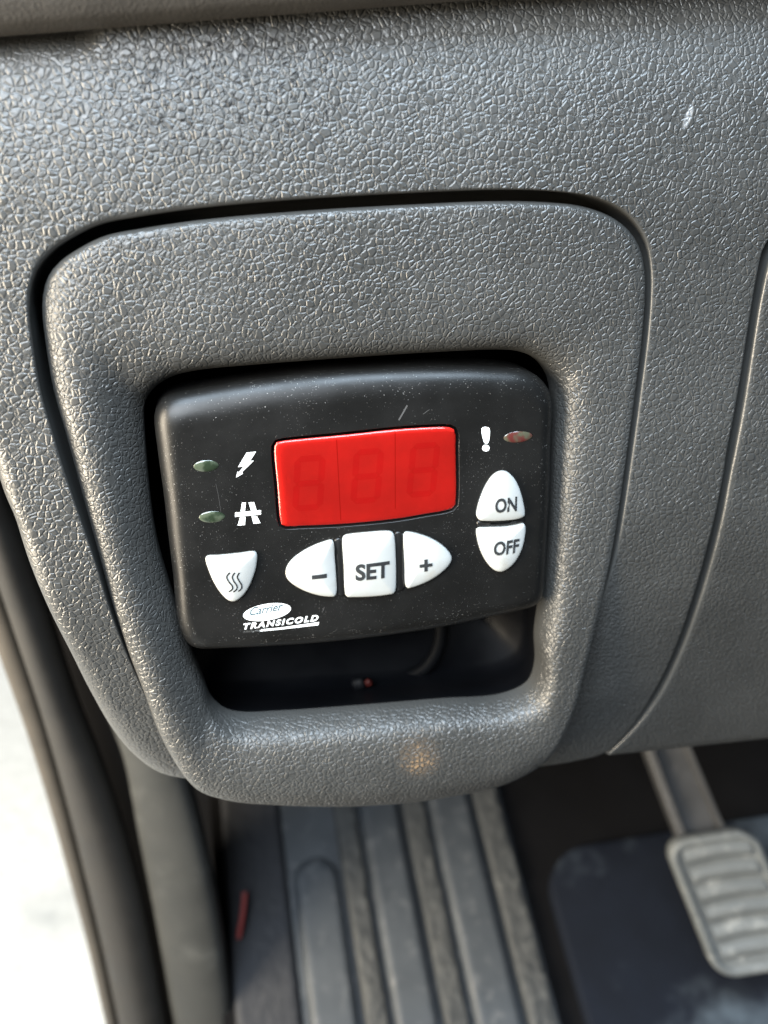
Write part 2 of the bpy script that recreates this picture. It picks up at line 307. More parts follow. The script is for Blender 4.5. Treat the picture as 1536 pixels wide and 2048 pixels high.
M = {}
GREY = (.040, .0405, .039)
M['dash'] = grain_material('grained_grey_plastic', GREY, .36, 1.38, .130,
                           marks=((68.8, 78.3, .9, 2.9, -22, .36, 'light'), (-22, 84, 28, 15, 5, .535, 'dark')))
M['bezel'] = grain_material('grained_grey_bezel_plastic', GREY, .36, 1.28, .120)
M['upper'] = plastic('upper_trim_plastic', (.034, .031, .027), .5, 1500, .16, 0)
M['housing'] = plastic('black_satin_plastic', (.0062, .0062, .006), .38, 5200, .016, .32, .33, 4600)
M['pocket'] = plastic('black_gloss_plastic', (.008, .008, .008), .3)
M['key'] = plastic('white_key_rubber', (.37, .385, .378), .36, 3000, .004, 0, .5, 2600, ((.30, .245, .16), .5), 0., 110)
M['ink_black'] = plastic('black_ink', (.018, .020, .022), .5)
M['ink_white'] = plastic('white_ink', (.80, .83, .82), .5)
M['ink_grey'] = plastic('grey_blue_ink', (.06, .10, .12), .5)
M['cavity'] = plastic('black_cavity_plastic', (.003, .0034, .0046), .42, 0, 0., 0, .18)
M['cable'] = plastic('dark_cable_sheath', (.003, .0035, .0045), .55, 0, 0., 0, .15)
M['red'] = plastic('red_plastic', (.16, .012, .010), .45)
M['red_dim'] = plastic('dark_red_plastic', (.035, .005, .004), .5, 0, 0., 0, .2)
M['rubber'] = plastic('grey_door_seal', (.024, .023, .0215), .55, 300, .1, 0, .35)
M['trim_tan'] = plastic('painted_door_frame', (.055, .048, .039), .45)
M['kick'] = plastic('kick_panel_plastic', (.034, .0355, .0345), .6, 700, .1, 0, .3, 2600, ((.075, .078, .075), .6), 0., 40)
M['dark'] = plastic('dark_underbody', (.006, .006, .0068), .8, 0, 0., 0, .1)
M['mat'] = plastic('floor_mat_rubber', (.041, .048, .056), .55, 500, .1, 0, .4, 2600, ((.14, .145, .15), .5))
M['mat_shaded'] = plastic('floor_mat_shaded_edge', (.026, .028, .033), .7, 600, .4, 0, .25)  # darker copy of the mat, shade under the dash put into the colour
M['knit'] = plastic('floor_mat_textured_rubber', (.050, .053, .054), .7, 800, .5, 0, .3, 2600, ((.14, .142, .135), .6))
M['carpet'] = plastic('footwell_carpet', (.0075, .0075, .0082), .9, 900, 1.2, 0, .03)
M['plate'] = plastic('dusty_black_plate', (.007, .009, .014), .85, 300, .2, 0, .06, 2600, ((.09, .115, .14), .7), 0., 12)
M['pedal'] = plastic('worn_pedal_rubber', (.095, .103, .105), .5, 500, .25, 0, .4, 2600, ((.25, .258, .25), .75))
M['arm'] = plastic('pedal_arm_steel', (.038, .039, .041), .45, 400, .1, 0, .5, 2600, ((.09, .09, .09), .6))
M['concrete'] = plastic('pale_concrete', (.60, .63, .64), .8, 30, 3, 0, .5, 2600, ((.30, .33, .35), .8), 0., 4)
M['door'] = plastic('dark_door_edge', (.02, .022, .02), .5)

def lens_material(name, ca, cb):
    m, nt, b = nodes_of(name); L = nt.links
    co = N(nt, 'ShaderNodeTexCoord').outputs['Object']
    n = noise(nt, co, 420, 2, .5)
    L.new(mixcol(nt, ramp(nt, n.outputs['Fac'], .38, .62), ca + (1,), cb + (1,)), b.inputs['Base Color'])
    b.inputs['Roughness'].default_value = .12; b.inputs['Coat Weight'].default_value = .6; b.inputs['Coat Roughness'].default_value = .05
    return m
M['lens_green'] = lens_material('smoky_green_lens', (.018, .028, .016), (.06, .075, .05))
M['lens_red'] = lens_material('smoky_red_lens', (.075, .018, .016), (.06, .06, .04))

def pane_material():
    m = bpy.data.materials.new('red_filter_pane'); m.use_nodes = True; nt = m.node_tree; L = nt.links
    nt.nodes.clear(); out = N(nt, 'ShaderNodeOutputMaterial')
    tr = N(nt, 'ShaderNodeBsdfTransparent'); tr.inputs[0].default_value = (.97, .33, .32, 1)
    gl = N(nt, 'ShaderNodeBsdfGlossy'); gl.inputs['Roughness'].default_value = .2; gl.inputs['Color'].default_value = (1, .96, .93, 1)
    fr = N(nt, 'ShaderNodeFresnel'); fr.inputs['IOR'].default_value = 1.49
    co = N(nt, 'ShaderNodeTexCoord').outputs['Object']
    n = noise(nt, co, 1400, 3, .6); bp = N(nt, 'ShaderNodeBump'); bp.inputs['Distance'].default_value = .00002
    L.new(n.outputs['Fac'], bp.inputs['Height']); L.new(bp.outputs[0], gl.inputs['Normal'])
    mx = N(nt, 'ShaderNodeMixShader'); L.new(fr.outputs[0], mx.inputs[0]); L.new(tr.outputs[0], mx.inputs[1]); L.new(gl.outputs[0], mx.inputs[2])
    L.new(mx.outputs[0], out.inputs[0]); return m
M['pane'] = pane_material()
M['led_face'] = plastic('led_module_face', (.90, .27, .20), .5, 1600, .05)
M['led_seg'] = plastic('led_segment', (.89, .19, .165), .35)
M['led_outline'] = plastic('led_segment_edge', (.84, .19, .14), .5)
M['led_line'] = plastic('led_module_joint', (.70, .12, .08), .6)

# ------------------------------------------------------------------ dashboard panel
CN = (90, 70, 60, 70)
NT = sum(CN)
bo = anchored(BEZEL_OUTER, (0, 11, 22, 28), CN)
op = anchored(OPENING, (2, 12, 21, 28), CN)
nb = normals2(bo)
wT, wB = np.maximum(0, nb[:, 1]) ** 2, np.maximum(0, -nb[:, 1]) ** 2
wR, wL = np.maximum(0, nb[:, 0]) ** 2, np.maximum(0, -nb[:, 0]) ** 2

de = anchored(DASH_EDGE, (0, 9, 23, 31), CN)
gap = 2.1 * wT + 1.9 * wL * (.25 + .75 * smoothstep(-12, 22, bo[:, 1])) + .95 * wR + .5 * wB
hole = offset(bo, 1.) * 0 + bo + nb * gap[:, None]
low = np.maximum(0, -48 - hole[:, 1])
hole[:, 1] += low * .55                                      # the pod hangs over this edge of the panel
gw = 1.4 * wT + 1.2 * wL * (.4 + .6 * smoothstep(-12, 22, bo[:, 1])) + .9 * wR + .8 * wB               # width of the rolled groove edge
groove = 1 - smoothstep(5, 25, low)
vec = de - hole; ln = np.linalg.norm(vec, axis=1); dirv = vec / ln[:, None]
edge_roll = np.where(de[:, 0] < -45, 7., .7)                # broad roll along the free left edge
loops, grains = [], []
for k, q in enumerate((0, .12, .28, .48, .7, .9, 1.15, 1.6)):
    P = hole + dirv * (gw * q)[:, None]
    drop = gw * (1 - math.sqrt(max(0, 1 - max(0, 1 - q) ** 2))) * groove
    loops.append(with_z(P, dash_z(P[:, 1]) - drop)); grains.append(np.full(NT, float(smoothstep(.3, 1., np.array(q)))))
loops.insert(0, loops[0] - (0, 0, 1) * np.column_stack([groove * 11] * 3)); grains.insert(0, np.zeros(NT))
inn = loops[0].copy(); inn[:, :2] = np.where(groove[:, None] > .02, bo - nb * .8, inn[:, :2]); loops.insert(0, inn); grains.insert(0, np.zeros(NT))   # floor of the groove
for s in np.linspace(0, 1, 26)[1:-1]:
    P = hole + dirv * (gw * 1.6 + (ln - gw * 1.6 - edge_roll) * s)[:, None]
    loops.append(with_z(P, dash_z(P[:, 1]))); grains.append(np.ones(NT))
for q in (1., .8, .6, .42, .26, .12, .03, 0):
    P = de - dirv * (edge_roll * q)[:, None]
    drop = edge_roll * .9 * (1 - np.sqrt(np.maximum(0, 1 - (1 - q) ** 2)))
    loops.append(with_z(P, dash_z(P[:, 1]) - drop)); grains.append(np.full(NT, .35 + .65 * q))
P = de - dirv * .05
loops.append(with_z(P, dash_z(P[:, 1]) - edge_roll * .9 - 16)); grains.append(np.zeros(NT))
fl_ = np.where(de[:, 0] < -45, -.2, np.where(de[:, 1] < -70, -.2, 3.5))       # flange that closes the shut line from behind
P2 = de + normals2(de) * fl_[:, None]
loops.append(with_z(P2, dash_z(P[:, 1]) - edge_roll * .9 - 16.5)); grains.append(np.zeros(NT))
V, Fc = loft(loops)
dash = make('dashboard_panel', V, Fc, M['dash'], attr=np.concatenate(grains))
tag(dash, 'large grey leather-grain dashboard panel surrounding the control bezel', 'dashboard panel')

# knee panel to the right of the shut line
kl, _ = spline(KNEE_EDGE[0:17], False, 8); kl = even(kl, 90, True)
kr = np.column_stack([np.linspace(KNEE_EDGE[0][0] + 60, 175, 90), np.linspace(KNEE_EDGE[0][1] - 2, KNEE_EDGE[21][1], 90)])
vec = kr - kl; ln = np.linalg.norm(vec, axis=1); dirv = vec / ln[:, None]
rows, gr = [], []
for d, drop in ((0, 14), (.0, 1.0), (.08, .55), (.25, .2), (.6, .03), (1.6, 0)):
    P = kl + dirv * d; rows.append(with_z(P, dash_z(P[:, 1]) - drop)); gr.append(np.full(90, min(1., d / 1.6)))
for s in np.linspace(0, 1, 22)[1:]:
    P = kl + dirv * (1.6 + (ln - 1.6) * s)[:, None]; rows.append(with_z(P, dash_z(P[:, 1]))); gr.append(np.ones(90))
rows = [np.concatenate([r, [r[-1] + (0, -.9, -.5), r[-1] + (0, -1.6, -2.0), r[-1] + (0, -1.8, -5), r[-1] + (0, -1.6, -18)]]) for r in rows]
gr = [np.concatenate([g, [.6, .2, 0, 0]]) for g in gr]
V, Fc = loft(rows, closed=False)
knee = make('knee_panel', V, Fc, M['dash'], attr=np.concatenate(gr))
tag(knee, 'grey grained knee panel right of the curved shut line, above the pedal', 'dashboard panel')

# upper trim over the panel, carried back as the top of the dashboard
xs = np.linspace(-420, 420, 43)
prof = [(-1, -4), (0, .2), (1.0, 1.3), (4, 2.4), (12, 5), (25, 8), (38, 8), (50, 0), (60, -30), (80, -330)]
def trim_y(x): return 94.2 + (x + 60.) * .0707
rows = [[(x, trim_y(x) + a, b) for x in xs] for a, b in prof]
V, Fc = loft(rows, closed=False)
up = make('upper_dash_trim', V, Fc, M['upper'])
tag(up, 'smooth brownish dark trim strip along the top edge above the dashboard panel', 'dashboard trim')

# ------------------------------------------------------------------ bezel (pod that carries the controller)
PRO = {
    'T': ((0, .04, .09, .18, .32, .6, .88, .95, .985, 1), (-5, -2.2, -.9, -.1, .3, .4, .2, .0, -.5, -1.6)),
    'R': ((0, .04, .10, .18, .28, .45, .75, .92, .975, 1), (-6, -3.6, -1.8, -.6, .05, .35, .4, .25, -.2, -1.2)),
    'L': ((0, .08, .2, .36, .5, .62, .74, .86, .95, 1), (-6, -4.2, -2.4, -.7, .2, .55, .45, -.2, -1.3, -2.6)),
    'B': ((0, .025, .06, .105, .16, .26, .52, .76, .92, 1), (-9, -5.6, -2.9, -1.2, -.3, .25, .5, -.7, -3.8, -7.6)),
}
def prof_z(side, s):
    a, z = PRO[side]; a = np.array(a); z = np.array(z); m = np.gradient(z, a)
    k = min(max(np.searchsorted(a, s) - 1, 0), len(a) - 2); h = a[k + 1] - a[k]; t = (s - a[k]) / h
    return ((2 * t**3 - 3 * t**2 + 1) * z[k] + (t**3 - 2 * t**2 + t) * h * m[k] + (-2 * t**3 + 3 * t**2) * z[k + 1] + (t**3 - t**2) * h * m[k + 1])
loops, grains = [], []
cen = op.mean(0)
for zz, k in ((-36, 1.13), (-24, 1.10), (-14, 1.045), (-9.5, 1.0)):
    loops.append(with_z(cen + (op - cen) * k, zz - 0 * wB)); grains.append(np.zeros(NT))
SS = [0, .015, .03, .05, .075, .1, .13, .17, .21, .26, .32, .38, .44, .5, .56, .62, .68, .74, .8, .85, .89, .92, .945, .965, .98, .99, 1]
for s in SS:
    P = op + (bo - op) * s
    z = wT * prof_z('T', s) + wR * prof_z('R', s) + wL * prof_z('L', s) + wB * prof_z('B', s)
    loops.append(with_z(P, z))
    grains.append(np.full(NT, float(smoothstep(-.01, .03, np.array(s)) * (1 - smoothstep(.965, .995, np.array(s)))) ))
for dz, ins in ((-1.5, .1), (-5, .25), (-12, .6), (-30, 2.)):
    lz = loops[len(SS) + 3][:, 2]
    loops.append(with_z(offset(bo, -ins), np.where(wB > .3, lz + dz, np.maximum(lz + dz, -12.3 + dz * .02)))); grains.append(np.zeros(NT))
pod = empty('control_bezel', (0, -82, -8))
tag(pod, 'grey leather-grain bezel with rounded opening around the black controller', 'bezel')
V, Fc = loft(loops[3:])
make('bezel_shell', V, Fc, M['bezel'], pod, attr=np.concatenate(grains[3:]))
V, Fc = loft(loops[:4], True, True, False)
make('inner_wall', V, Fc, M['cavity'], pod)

# ------------------------------------------------------------------ things inside the cavity
cb = tube('cable', [(20, -14, -34), (24, -34, -31), (24.6, -46, -30), (23.6, -53, -30), (20.5, -59, -31), (16, -63, -33.5)], 1.9, M['cable'])
tag(cb, 'dark curved cable in the cavity below the black controller', 'cable')
cl = empty('wire_clip', (1, -60, -24))
tag(cl, 'small dark clip with a red tip low in the bezel cavity', 'clip')
def pill(name, a, b, r, mat, parent):
    a, b = np.array(a, float), np.array(b, float); t = (b - a) / np.linalg.norm(b - a)
    u = np.cross(t, (0, 0, 1)); u /= np.linalg.norm(u); v = np.cross(t, u); L = np.linalg.norm(b - a)
    lp = []
    for s, k in ((0, .55), (.12, .9), (.3, 1), (.7, 1), (.88, .9), (1, .55)):
        lp.append([a + t * L * s + r * k * (u * math.cos(w) + .8 * v * math.sin(w)) for w in np.linspace(0, 2 * math.pi, 14, endpoint=False)])
    V, Fc = loft(lp, True, True, True); return make(name, V, Fc, mat, parent)
pill('clip_body', (-1.2, -58.6, -25.5), (2.2, -57.6, -24.5), 2.0, M['cable'], cl)
pill('red_tip', (2.3, -58.2, -24.6), (3.8, -57.2, -24), 1.2, M['red_dim'], cl)

# ------------------------------------------------------------------ refrigeration controller
ctl = empty('temperature_controller', (0, -28, -8))
tag(ctl, 'black rounded controller with red display and white keys, set in the bezel opening', 'controller')
HC = (60, 40, 60, 40)
ho = anchored(HOUSING_OUTER, (2, 13, 20, 30), HC)
hf = anchored(HOUSING_FACE, (2, 12, 19, 29), HC)
hc = ho.mean(0)
loops = [with_z(hc + (ho - hc) * .93, -16), with_z(hc + (ho - hc) * .985, -15.2), with_z(ho, -13.5), with_z(ho, -5.2)]
for th in np.linspace(0, math.pi / 2, 12):
    a = 1 - math.cos(th); loops.append(with_z(ho + (hf - ho) * a, -4.6 * (1 - math.sin(th))))
V, Fc = loft(loops, True, True, False)
nV = len(V); base_face = (len(loops) - 1) * len(ho)

KEYS = {'minus': KEY_MINUS, 'set': KEY_SET, 'plus': KEY_PLUS, 'on': KEY_ON, 'off': KEY_OFF, 'heat': KEY_HEAT}
holes = [closed_curve(WINDOW, 72)]
holes += [offset(closed_curve(k, 48), .28) for k in KEYS.values()]
holes += [offset(closed_curve(l, 28), .12) for l in (LENS_POWER, LENS_ROAD, LENS_ALARM)]
depths = [1.3] + [1.4] * 6 + [.7] * 3
# flat front with real openings
bm = bmesh.new(); edges = []
def ring(P, z):
    vs_ = [bm.verts.new((p[0], p[1], z)) for p in P]
    return vs_, [bm.edges.new((vs_[i], vs_[(i + 1) % len(vs_)])) for i in range(len(vs_))]
_, e = ring(hf, 0); edges += e
hole_rings = []
for H in holes:
    vr, e = ring(H, 0); edges += e; hole_rings.append(vr)
bmesh.ops.triangle_fill(bm, use_beauty=True, use_dissolve=False, edges=edges)
bm.verts.ensure_lookup_table(); bm.verts.index_update()
for v in bm.verts: V.append(tuple(v.co))
for f in bm.faces: Fc.append(tuple(nV + v.index for v in f.verts))
off_i = nV + len(bm.verts); bm.free()
housing = make('housing', V, Fc, M['housing'], ctl)
bm = bmesh.new(); bm.from_mesh(housing.data)
bmesh.ops.remove_doubles(bm, verts=bm.verts, dist=1e-7); bmesh.ops.recalc_face_normals(bm, faces=bm.faces)
bm.to_mesh(housing.data); bm.free()
for H, d in zip(holes, depths):
    lp = [with_z(offset(H, -.10), -.04), with_z(H, -.001)][::-1] + [with_z(offset(H, -.10), -d)]
    Vp, Fp = loft([with_z(H, -.0), with_z(offset(H, -.06), -.05), with_z(offset(H, -.10), -d)], True, False, True)
    make('recess', Vp, Fp, M['pocket'], housing)
Vb, Fb = loft([with_z(hc + (ho - hc) * .62, -35.9), with_z(hc + (ho - hc) * .66, -30), with_z(hc + (ho - hc) * .7, -16)], True, True, False)
make('rear_case', Vb, Fb, M['pocket'], ctl)

# display
win = closed_curve(WINDOW, 72)
disp = make('display_window', *loft([with_z(offset(win, -.70), -1.0), with_z(offset(win, -.72), -.05), with_z(offset(win, -.76), .0),
            with_z(offset(win, -.98), .19), with_z(offset(win, -1.3), .21)], True, False, False), M['pane'], ctl)
# flat glass top as a filled outline
top = offset(win, -1.3)
bm = bmesh.new(); bm.from_mesh(disp.data)
vs_ = [bm.verts.new(W((p[0], p[1], .21))) for p in top]
bm.faces.new(vs_); bmesh.ops.remove_doubles(bm, verts=bm.verts, dist=1e-6); bmesh.ops.recalc_face_normals(bm, faces=bm.faces)
bm.to_mesh(disp.data); bm.free(); sharpen(disp, 15)
def flat(name, P, z, th, mat, parent):
    P = np.asarray(P, float); n = len(P)
    V = [(p[0], p[1], z) for p in P] + [(p[0], p[1], z - th) for p in P]
    Fc = [tuple(range(n)), tuple(range(2 * n - 1, n - 1, -1))] + [(i, (i + 1) % n, n + (i + 1) % n, n + i) for i in range(n)]
    return make(name, V, Fc, mat, parent, smooth=False)
flat('led_module', offset(win, -.76), -.05, .6, M['led_face'], disp)
SL = .105                                                  # slant of the digits
DIG = [(-15.95, 1.75), (-3.35, 2.2), (9.05, 2.55)]
def seg_poly(kind, ox, oy):
    w, h, t = 6.5, 12.2, 1.25; g = .18; m = h / 2
    def q(x, y): return (ox + x + SL * y * 1.0, oy + y)
    ht = t / 2
    if kind in 'agd':
        y = {'a': h - ht, 'g': m, 'd': ht}[kind]
        return [q(ht + g, y), q(t + g, y + ht), q(w - t - g, y + ht), q(w - ht - g, y), q(w - t - g, y - ht), q(t + g, y - ht)]
    x = ht if kind in 'fe' else w - ht
    y0, y1 = (m + g, h - ht - g) if kind in 'fb' else (ht + g, m - g)
    return [q(x, y1), q(x + ht, y1 - ht), q(x + ht, y0 + ht), q(x, y0), q(x - ht, y0 + ht), q(x - ht, y1 - ht)]
for ox, oy in DIG:
    for kd in 'abcdefg':
        q_ = np.array(seg_poly(kd, ox, oy)); q_ = q_.mean(0) + (q_ - q_.mean(0)) * (1 + .16 / np.maximum(np.linalg.norm(q_ - q_.mean(0), axis=1, keepdims=True), .4))
        flat('segment_outline', q_, -.02, .02, M['led_outline'], disp)
        flat('digit_segment', seg_poly(kd, ox, oy), .0, .04, M['led_seg'], disp)
for (x0, y0, x1, y1) in ((-5.72, 17.2, -5.6, -1.2), (6.9, 18.2, 6.55, .3)):
    flat('module_joint', [(x0 - .09, y0), (x0 + .09, y0), (x1 + .09, y1), (x1 - .09, y1)], .01, .05, M['led_line'], disp)

# indicator lenses
for nm, L_, mt in (('power', LENS_POWER, 'lens_green'), ('road', LENS_ROAD, 'lens_green'), ('alarm', LENS_ALARM, 'lens_red')):
    P = closed_curve(L_, 32); c = P.mean(0)
    lp = [with_z(P, -.6), with_z(c + (P - c) * .97, -.12)] + [with_z(c + (P - c) * k, z) for k, z in ((.9, .02), (.75, .12), (.5, .2), (.25, .24))]
    o = make('indicator_lens', *loft(lp, True, False, True), M[mt], ctl)
    o['label'] = {'power': 'greenish oval lamp beside the lightning bolt', 'road': 'greenish oval lamp beside the road symbol', 'alarm': 'reddish oval lamp beside the exclamation mark'}[nm]

# keys
KOBJ, KBVH = {}, {}
for nm, K_ in KEYS.items():
    P = closed_curve(K_, 72); c = P.mean(0)
    lp = [with_z(P, -1.3), with_z(P, .25), with_z(offset(P, -.10), .52), with_z(offset(P, -.28), .70), with_z(offset(P, -.55), .82)]
    Q = offset(P, -.55)
    for k, z in ((.86, .98), (.7, 1.14), (.5, 1.28), (.3, 1.37), (.12, 1.41)): lp.append(with_z(c + (Q - c) * k, z))
    V, Fc = loft(lp, True, False, True)
    KOBJ[nm] = make('key', V, Fc, M['key'], ctl)
    KBVH[nm] = BVHTree.FromPolygons([Vector(v) for v in V], [tuple(f) for f in Fc])
KOBJ['heat']['label'] = 'white shield-shaped key with heat waves'; KOBJ['set']['label'] = 'white square key marked SET'
KOBJ['minus']['label'] = 'white key with minus sign'; KOBJ['plus']['label'] = 'white key with plus sign'
KOBJ['on']['label'] = 'white upper half-oval key marked ON'; KOBJ['off']['label'] = 'white lower half-oval key marked OFF'
for B_ in (BAR_A, BAR_B, BAR_C):
    P = closed_curve(B_, 40)
    make('key_divider', *loft([with_z(P, -.3), with_z(offset(P, -.12), .22), with_z(offset(P, -.4), .34)], True, False, True), M['pocket'], ctl)

# printing
def drape(verts, key):
    out = []
    for x, y in verts:
        z = .0
        if key:
            h = KBVH[key].ray_cast(Vector((x, y, 5)), Vector((0, 0, -1)))[0]
            z = h.z if h else 1.0
        out.append((x, y, z + (.09 if key else .035)))
    return out
def text_print(name, body, origin, right, topv, mat, parent, key=None, bold=0., shear=0., spacing=1.):
    cu = bpy.data.curves.new('t', 'FONT'); cu.body = body; cu.offset = bold; cu.shear = shear; cu.space_character = spacing; cu.resolution_u = 4
    ob = bpy.data.objects.new('t', cu); COL.objects.link(ob)
    dg = bpy.context.evaluated_depsgraph_get()
    me = bpy.data.meshes.new_from_object(ob.evaluated_get(dg)); bpy.data.objects.remove(ob); bpy.data.curves.remove(cu)
    co = np.array([v.co[:2] for v in me.vertices]); mn, mx = co.min(0), co.max(0); t = (co - mn) / (mx - mn)
    origin, u, v = np.array(origin), np.array(right) - np.array(origin), np.array(topv) - np.array(origin)
    P = origin + t[:, :1] * u + t[:, 1:] * v
    Fc = [tuple(p.vertices) for p in me.polygons]; bpy.data.meshes.remove(me)
    return make(name, drape(P, key), Fc, mat, parent, smooth=False)
def shape_print(name, pts, mat, parent, key=None):
    if not key: return make(name, drape(pts, key), [tuple(range(len(pts)))], mat, parent, smooth=False)
    bm = bmesh.new(); bm.faces.new([bm.verts.new((p[0], p[1], 0)) for p in pts])     # finer, so that it follows the domed key
    bmesh.ops.triangulate(bm, faces=bm.faces); bmesh.ops.subdivide_edges(bm, edges=bm.edges, cuts=5, use_grid_fill=True); bm.verts.index_update()
    P = [(v.co.x, v.co.y) for v in bm.verts]; Fq = [tuple(v.index for v in f.verts) for f in bm.faces]; bm.free()
    return make(name, drape(P, key), Fq, mat, parent, smooth=False)
def stroke_print(name, pts, w, mat, parent, key=None):
    P, _ = spline(pts, False, 6); t = np.gradient(P, axis=0); t /= np.linalg.norm(t, axis=1, keepdims=True); n = np.stack([-t[:, 1], t[:, 0]], 1)
    A, B = P + n * w / 2, P - n * w / 2; m = len(P)
    return make(name, drape(list(A) + list(B), key), [(i, i + 1, m + i + 1, m + i) for i in range(m - 1)], mat, parent, smooth=False)

text_print('legend', 'SET', (-3.1, -15.55), (4.65, -15.55), (-2.95, -11.5), M['ink_black'], KOBJ['set'], 'set', .034)
text_print('legend', 'ON', (28.9, -2.5), (34.1, -2.5), (28.95, 1.0), M['ink_black'], KOBJ['on'], 'on', .03)
text_print('legend', 'OFF', (28.75, -12.9), (34.85, -12.75), (28.9, -9.4), M['ink_black'], KOBJ['off'], 'off', .03)
shape_print('legend', [(-12.77, -12.98), (-9.43, -12.98), (-9.43, -13.95), (-12.77, -13.95)], M['ink_black'], KOBJ['minus'], 'minus')
c_ = (13.0, -13.44); a_, b_ = 1.5, .40
shape_print('legend', [(c_[0] + x, c_[1] + y) for x, y in ((-b_, a_), (b_, a_), (b_, b_), (a_, b_), (a_, -b_), (b_, -b_), (b_, -a_), (-b_, -a_), (-b_, -b_), (-a_, -b_), (-a_, b_), (-b_, b_))], M['ink_black'], KOBJ['plus'], 'plus')
for H_ in (HEAT1, HEAT2, HEAT3): stroke_print('legend', H_, .30, M['ink_black'], KOBJ['heat'], 'heat')
shape_print('lightning_symbol', BOLT, M['ink_white'], ctl)
ex = shape_print('exclamation_symbol', [tuple(p) for p in closed_curve(EXCL, 40, 6)], M['ink_white'], ctl)
shape_print('dot', EXCL_DOT, M['ink_white'], ex)
rd = shape_print('road_symbol', ROAD3, M['ink_white'], ctl)
for R_ in (ROAD1, ROAD2, ROAD4, ROAD5): shape_print('lane_bar', R_, M['ink_white'], rd)
ov = shape_print('logo_oval', OVAL, M['ink_white'], ctl)
def lift(o, d):
    for v in o.data.vertices: v.co.y -= d * .001
oi = np.array(OVAL_IN); m_ = len(oi); oj = oi.mean(0) + (oi - oi.mean(0)) * .975
rg_ = make('oval_line', drape(list(oi) + list(oj), None), [(i, (i + 1) % m_, m_ + (i + 1) % m_, m_ + i) for i in range(m_)], M['ink_grey'], ov, smooth=False); lift(rg_, .02)
lt = text_print('lettering', 'Carrier', (-26.9, -21.95), (-19.5, -21.35), (-26.7, -19.9), M['ink_grey'], ov, None, .022, .28); lift(lt, .02)
text_print('wordmark', 'TRANSICOLD', (-28.6, -25.15), (-11.8, -25.0), (-28.4, -23.6), M['ink_white'], ctl, None, .042, .18, 1.3)
# underline, its left half rubbed away
rub, nt_, b__ = nodes_of('rubbed_white_ink')
co_ = N(nt_, 'ShaderNodeTexCoord').outputs['Object']; sx_ = N(nt_, 'ShaderNodeSeparateXYZ'); nt_.links.new(co_, sx_.inputs[0])
wear = math_node(nt_, 'ADD', noise(nt_, co_, 2600, 3, .7).outputs['Fac'], ramp(nt_, sx_.outputs[0], -.0265, -.0205, -.16, .6))
nt_.links.new(mixcol(nt_, ramp(nt_, wear, .46, .56), (.02, .02, .02, 1), (.80, .83, .82, 1)), b__.inputs['Base Color']); b__.inputs['Roughness'].default_value = .5
shape_print('underline', UNDERLINE, rub, ctl)
# scratches on the front
M['scratch'] = plastic('pale_scratch', (.055, .055, .054), .6)
for a, b, w in (((9.6, 23.3), (7.7, 20.2), .35), ((14.4, 22.0), (13.0, 21.1), .12), ((-10.2, -21.7), (-10.8, -23.0), .12), ((-31.5, 9.5), (-31.0, 3.2), .05)):
    a, b = np.array(a), np.array(b); stroke_print('scratch', [a, a * .6 + b * .4 + .08, b], w, M['scratch'], ctl)

# ------------------------------------------------------------------ footwell
FP = np.array([22., -313, -132]); FS = np.array([0, .51, -.86]); FN = np.array([0, .86, .51])
def floor_pt(x, s, h): return np.array([x, FP[1], FP[2]]) + FS * s + FN * h
def slab(name, P, mat, parent=None, kind=None):
    return make(name, *loft(P), mat, parent)
fl = make('footwell_floor', [floor_pt(-54, -260, -6), floor_pt(420, -260, -6), floor_pt(420, 260, -6), floor_pt(-54, 260, -6)], [(0, 1, 2, 3)], M['carpet'])
tag(fl, kind='structure')
bw = make('footwell_bulkhead', [(-118, -420, -335), (430, -420, -335), (430, 175, -335), (-118, 175, -335)], [(0, 1, 2, 3)], M['dark']); tag(bw, kind='structure')
tw = make('footwell_side_wall', [(330, -420, -340), (330, -420, 40), (330, 150, 10), (330, 150, -340)], [(0, 1, 2, 3)], M['dark']); tag(tw, kind='structure')

mat_ = empty('ribbed_floor_mat', floor_pt(30, 0, -5))
tag(mat_, 'grey rubber floor mat with smooth ribs and textured bands, below the bezel', 'floor mat')
sv = np.linspace(-150, 175, 150)
def bar_part(name, x0, x1, h, mat, rough=0., end=None, cols=14):
    rows = []
    for s in (sv if end is None else np.linspace(-150, end, 70)):
        row = []
        for u in np.linspace(0, 1, cols):
            e = min(u, 1 - u) * (x1 - x0)
            hh = h * min(1, math.sqrt(max(0, 1 - (1 - min(e / 3., 1)) ** 2)))
            x = x0 + (x1 - x0) * u
            if end is not None:                              # arched end
                r = (x1 - x0) / 2; dx = abs(x - (x0 + x1) / 2); lim = end - r + math.sqrt(max(0, r * r - dx * dx)); s_ = min(s, lim)
                hh *= min(1, max(0, (lim - s) / 3.)) if s > lim - 3 else 1
            else: s_ = s
            j = rough * (RNG.random() - .5) * (1 if .02 < u < .98 else 0)
            row.append(floor_pt(x + j * .4, s_, -5 + hh + j))
        rows.append(row)
    return make(name, *loft(rows, closed=False), mat, mat_)
make('base', *loft([[floor_pt(x, s, -5.2) for s in (-150, 0, 175)] for x in (-16, 108)], closed=False), M['mat'], mat_)
bar_part('textured_band', -48, -17, 2.5, M['mat_shaded'], .9, None, 24)
bar_part('smooth_rib', -13.5, 10.5, 7, M['mat'], 0, 84)
bar_part('textured_band', 12.5, 25.5, 5.5, M['knit'], 1.7, None, 10)
bar_part('smooth_rib', 26.5, 48.5, 8, M['mat'])
bar_part('textured_band', 50, 64, 5.5, M['knit'], 1.7, None, 10)
bar_part('smooth_rib', 65, 89, 8, M['mat'])
bar_part('textured_band', 90.5, 107, 6, M['knit'], 1.7, None, 12)

